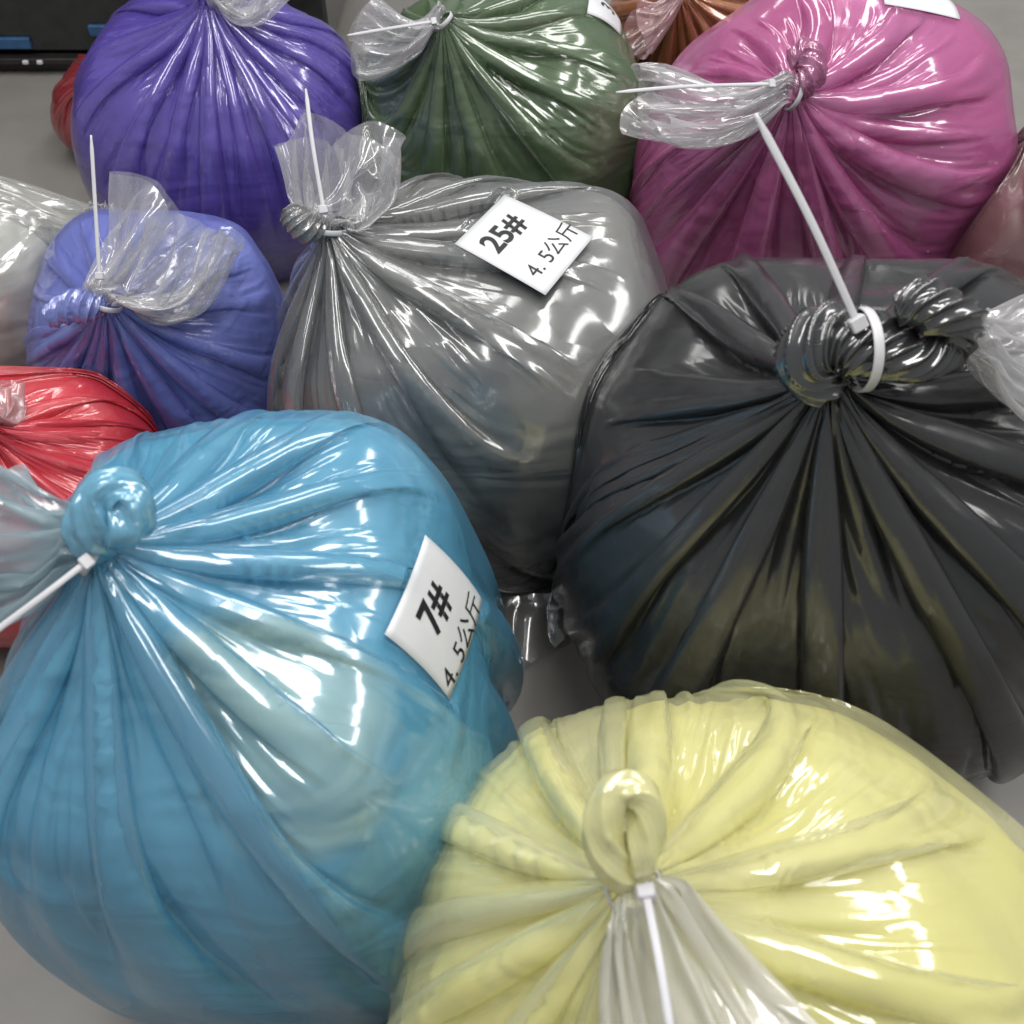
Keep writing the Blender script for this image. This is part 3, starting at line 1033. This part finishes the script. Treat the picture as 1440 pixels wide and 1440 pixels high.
# ---- green bag, top
F_GRN = film_mat("film_green", (0.10, 0.165, 0.075), opacity=0.4, pearl=0.12, rough=0.28, gl0=0.075, bump=0.12)
G_GRN = stuff_mat("goods_green", (0.075, 0.125, 0.055), (0.12, 0.19, 0.095), 5.0)
b = bag("green", "green_bag", "moss green bag at the top with a white label cut by the picture edge",
        (-0.015, 1.55, 0.20), (0.228, 0.195, 0.208), (622, 30), F_GRN, G_GRN, e=2.7, seed=77, others=("grey", "violet"), npl=8,
        labels=[dict(px=(852, 6), normal=(0.22, -0.6, 0.77), updir=(-0.95, 0.1, 0.25), w_=0.10, h_=0.062,
                     texts=[("3", -0.012, -0.004, 0.036, 0, 0.0006)])])
N = b["N"]
tail(b, (-0.8, -0.1, 0.5), (0.3, 0.3, 0.8), CLEAR, length=0.13, width=0.05, thick=0.03, circ=0.45)
cable_tie(b["root"], N, (-0.5, 0.0, 0.7), 0.016, [near(b, 610, 30, .025), near(b, 560, 38, .03), near(b, 488, 50, .03)])

# ---- pink bag, top right
F_PINK = film_mat("film_pink", (0.54, 0.12, 0.33), opacity=0.42, pearl=0.12, rough=0.28, gl0=0.075, bump=0.12)
G_PINK = stuff_mat("goods_pink", (0.46, 0.07, 0.24), (0.60, 0.20, 0.44), 4.0)
b = bag("pink", "pink_bag", "magenta pink bag with a cloudy mouth lying to its left",
        (0.43, 1.35, 0.24), (0.255, 0.205, 0.248), (1115, 132), F_PINK, G_PINK, e=2.5, tilt=(13, 2.5, 0), seed=88, others=("grey", "black", "green"), press=2e-5, npl=12, amp=0.034, bend=(0.2, 0.06, 0.005),
        labels=[dict(px=(1290, -6), normal=(0.1, -0.3, 0.95), updir=(0.1, 1, 0.3), w_=0.10, h_=0.08, texts=[])])
N = b["N"]
tail(b, (-0.9, 0.05, 0.36), (0.15, 0.3, 0.8), CLEAR, length=0.19, width=0.055, thick=0.035, circ=0.5)
rope("knot", [N, near(b, 1140, 105, .015), near(b, 1135, 75, .012), near(b, 1110, 85, .01)], [0.014, 0.02, 0.018, 0.012], knot_mat(F_PINK, (0.46,0.12,0.28)), b["root"], b["rng"])
cable_tie(b["root"], N, (-0.8, -0.1, 0.3), 0.018, [near(b, 1085, 118, .025), near(b, 960, 122, .05), near(b, 866, 130, .06)])

# ---- copper bag behind
F_COP = film_mat("film_copper", (0.46, 0.17, 0.07), opacity=0.6, pearl=0.3, rough=0.28, gl0=0.075, bump=0.12)
G_COP = stuff_mat("goods_copper", (0.35, 0.11, 0.04), (0.48, 0.2, 0.08), 4.0)
b = bag("copper", "copper_bag", "copper orange bag in the gap between the green and pink bags",
        (0.42, 1.80, 0.20), (0.27, 0.19, 0.205), (960, -10), F_COP, G_COP, e=2.5, seed=99, others=("green", "pink"), detail=1)
tail(b, (-0.75, -0.3, 0.4), (0.3, 0.5, 0.6), F_PINKCLEAR, length=0.09, width=0.045, thick=0.03, circ=0.35)

# ---- dull rose bag, right edge
F_ROSE = film_mat("film_rose", (0.20, 0.095, 0.10), opacity=0.6, pearl=0.1, gl0=0.06, bump=0.12)
G_ROSE = stuff_mat("goods_rose", (0.16, 0.07, 0.08), (0.24, 0.11, 0.11), 4.0)
b = bag("rose", "rose_bag", "dull rose brown bag at the right edge beside the pink one",
        (0.765, 1.16, 0.20), (0.20, 0.19, 0.207), (1500, 200), F_ROSE, G_ROSE, e=2.4, seed=101, others=("pink", "black"), detail=1)

# ---- dark red bag behind the violet one
F_DRED = film_mat("film_dark_red", (0.30, 0.02, 0.03), opacity=0.7, pearl=0.1, gl0=0.06, bump=0.12)
G_DRED = stuff_mat("goods_dark_red", (0.18, 0.01, 0.015), (0.3, 0.03, 0.03), 5.0)
b = bag("dred", "dark_red_bag", "dark red bag half hidden behind the violet bag, by the black cabinet",
        (-0.665, 1.86, 0.085), (0.20, 0.15, 0.092), (150, 80), F_DRED, G_DRED, e=2.5, seed=111, others=("violet",), detail=1)

# ---- blue bag, front left
F_BLUE = film_mat("film_blue", (0.12, 0.40, 0.62), opacity=0.38, pearl=0.1, rough=0.28, gl0=0.09, bump=0.12)
pc = neck_point(Body((-0.208, 0.48, 0.222), (0.198, 0.238, 0.232), 2.8, (2, -5, 0), 0), 405, 1035, 0.0)
G_BLUE = stuff_mat("goods_blue", (0.09, 0.36, 0.56), (0.15, 0.46, 0.62), 4.0, patch=(tuple(pc), 0.09, (0.50, 0.62, 0.48)))
b = bag("blue", "blue_bag", "sky blue bag with a white 7# paper label on its right side",
        (-0.213, 0.48, 0.226), (0.196, 0.238, 0.236), (138, 775), F_BLUE, G_BLUE, e=3.3, tilt=(2, -5, 0), seed=122, others=("red", "grey", "black", "indigo"), npl=11, amp=0.036, vslack=0.965, slack=1.03, plen=(0.14, 0.38), taper=-0.08, press=2.5e-5,
        labels=[dict(px=(618, 866), normal=(0.93, -0.12, 0.33), updir=(-0.4, 0.12, 0.9), w_=0.098, h_=0.080, order=2,
                     texts=[("7#", -0.002, 0.010, 0.036, 0, 0.0009), ("4. 5公斤", 0.0, -0.030, 0.025, 0, 0)])])
F_BLUECLEAR = film_mat("clear_film_blue", (0.42, 0.56, 0.62), opacity=0.42, pearl=0.0, gl0=0.07, bump=0.3, transl=0.4, facet=0.16, fscale=(14, 12))
N = b["N"]
tail(b, (-0.85, 0.25, 0.25), (0.3, 0.55, 0.5), F_BLUECLEAR, length=0.16, width=0.07, thick=0.035, circ=0.5)
rope("knot", [N, near(b, 130, 740, .015), near(b, 148, 698, .02), near(b, 183, 702, .02), near(b, 178, 740, .02), near(b, 150, 752, .015)],
     [0.014, 0.019, 0.017, 0.016, 0.016, 0.010], knot_mat(F_BLUE, (0.16,0.46,0.66)), b["root"], b["rng"], twist=1.1)
cable_tie(b["root"], N, (-0.7, 0.2, 0.5), 0.017, [near(b, 122, 790, .022), near(b, 60, 838, .035), near(b, -30, 905, .045)])

# ---- yellow bag, front right
F_YEL = film_mat("film_yellow", (0.82, 0.80, 0.46), opacity=0.26, pearl=0.05, rough=0.26, gl0=0.11, gloss_rough=0.08, bump=0.12)
G_YEL = stuff_mat("goods_yellow", (0.72, 0.67, 0.14), (0.78, 0.74, 0.28), 4.0)
b = bag("yellow", "yellow_bag", "pale yellow bag in the front with a cloudy mouth hanging forward",
        (0.148, 0.225, 0.205), (0.252, 0.25, 0.216), (890, 1245), F_YEL, G_YEL, e=2.4, tilt=(1, -3, 0), seed=137, others=("black",), press=2e-5, npl=13, amp=0.036, vslack=0.97, slack=1.045, own_scale=(0.80, 0.975), plen=(0.3, 0.75), bend=(0.14, 0.04, 0.005), shrink=0.94, lift=0.035, shoulder=36)
F_YCLEAR = film_mat("clear_film_cream", (0.93, 0.90, 0.80), opacity=0.6, pearl=0.0, gl0=0.07, bump=0.3, transl=0.4, facet=0.16, fscale=(14, 12))
N = b["N"]
tail(b, (0.42, -0.8, 0.12), (1, 0.4, 0), F_YCLEAR, length=0.21, width=0.11, thick=0.022, circ=0.42, rip=0.35, droop=0.03, spread=0.75)
rope("knot", [N, near(b, 862, 1215, .015), near(b, 848, 1165, .02), near(b, 870, 1112, .02), near(b, 903, 1125, .02), near(b, 905, 1190, .02), near(b, 890, 1225, .015)],
     [0.010, 0.012, 0.013, 0.012, 0.012, 0.011, 0.008], knot_mat(F_YEL, (0.86,0.82,0.40)), b["root"], b["rng"], twist=1.1)
cable_tie(b["root"], N, (0.1, -0.6, 0.6), 0.015, [near(b, 908, 1255, .022), near(b, 925, 1340, .05), near(b, 945, 1460, .07)], wid=0.006)

# ------------------------------------------------------------------ black cabinet at the back
M_CAB = plain_mat("black_gloss", (0.02, 0.022, 0.022), rough=0.18, var=0.2, coat=0.3)
M_CABT = plain_mat("dark_rail", (0.05, 0.045, 0.045), rough=0.3, var=0.2, metallic=0.6)
M_BLUEREFL = plain_mat("painted_blue_reflection", (0.03, 0.09, 0.20), rough=0.3, var=0.3)  # blue of the reflections on the cabinet, put into a plain colour
yb = at(60, 105, z=0.0)[1]
root = thing("black_cabinet", (-1.3, yb, 0), "glossy black cabinet standing on the floor at the top left", "cabinet")
eye = np.eye(3)
block("plinth", np.array([-1.3, yb + 0.26, 0.012]), eye, (0.9, 0.245, 0.012), M_CABT, root, 0.1)
block("rail", np.array([-1.3, yb + 0.008, 0.031]), eye, (0.92, 0.016, 0.006), M_CABT, root, 0.3)
block("body", np.array([-1.3, yb + 0.26, 0.50]), eye, (0.92, 0.245, 0.461), M_CAB, root, 0.03)
for xx, zz in ((-1.06, 0.062), (-0.82, 0.088)):  # small blue blocks painted in place of blue reflections on the glossy front
    block("blue_reflection", np.array([xx, yb + 0.011, zz]), eye, (0.055, 0.006, 0.011), M_BLUEREFL, root, 0.3)
for xx in (-1.085, -1.02, -0.99):
    block("screw_cap", np.array([xx, yb - 0.010, 0.031]), eye, (0.006, 0.004, 0.004), M_TIE, root, 0.4)

print("SCRIPT TIME", time.time() - T0)
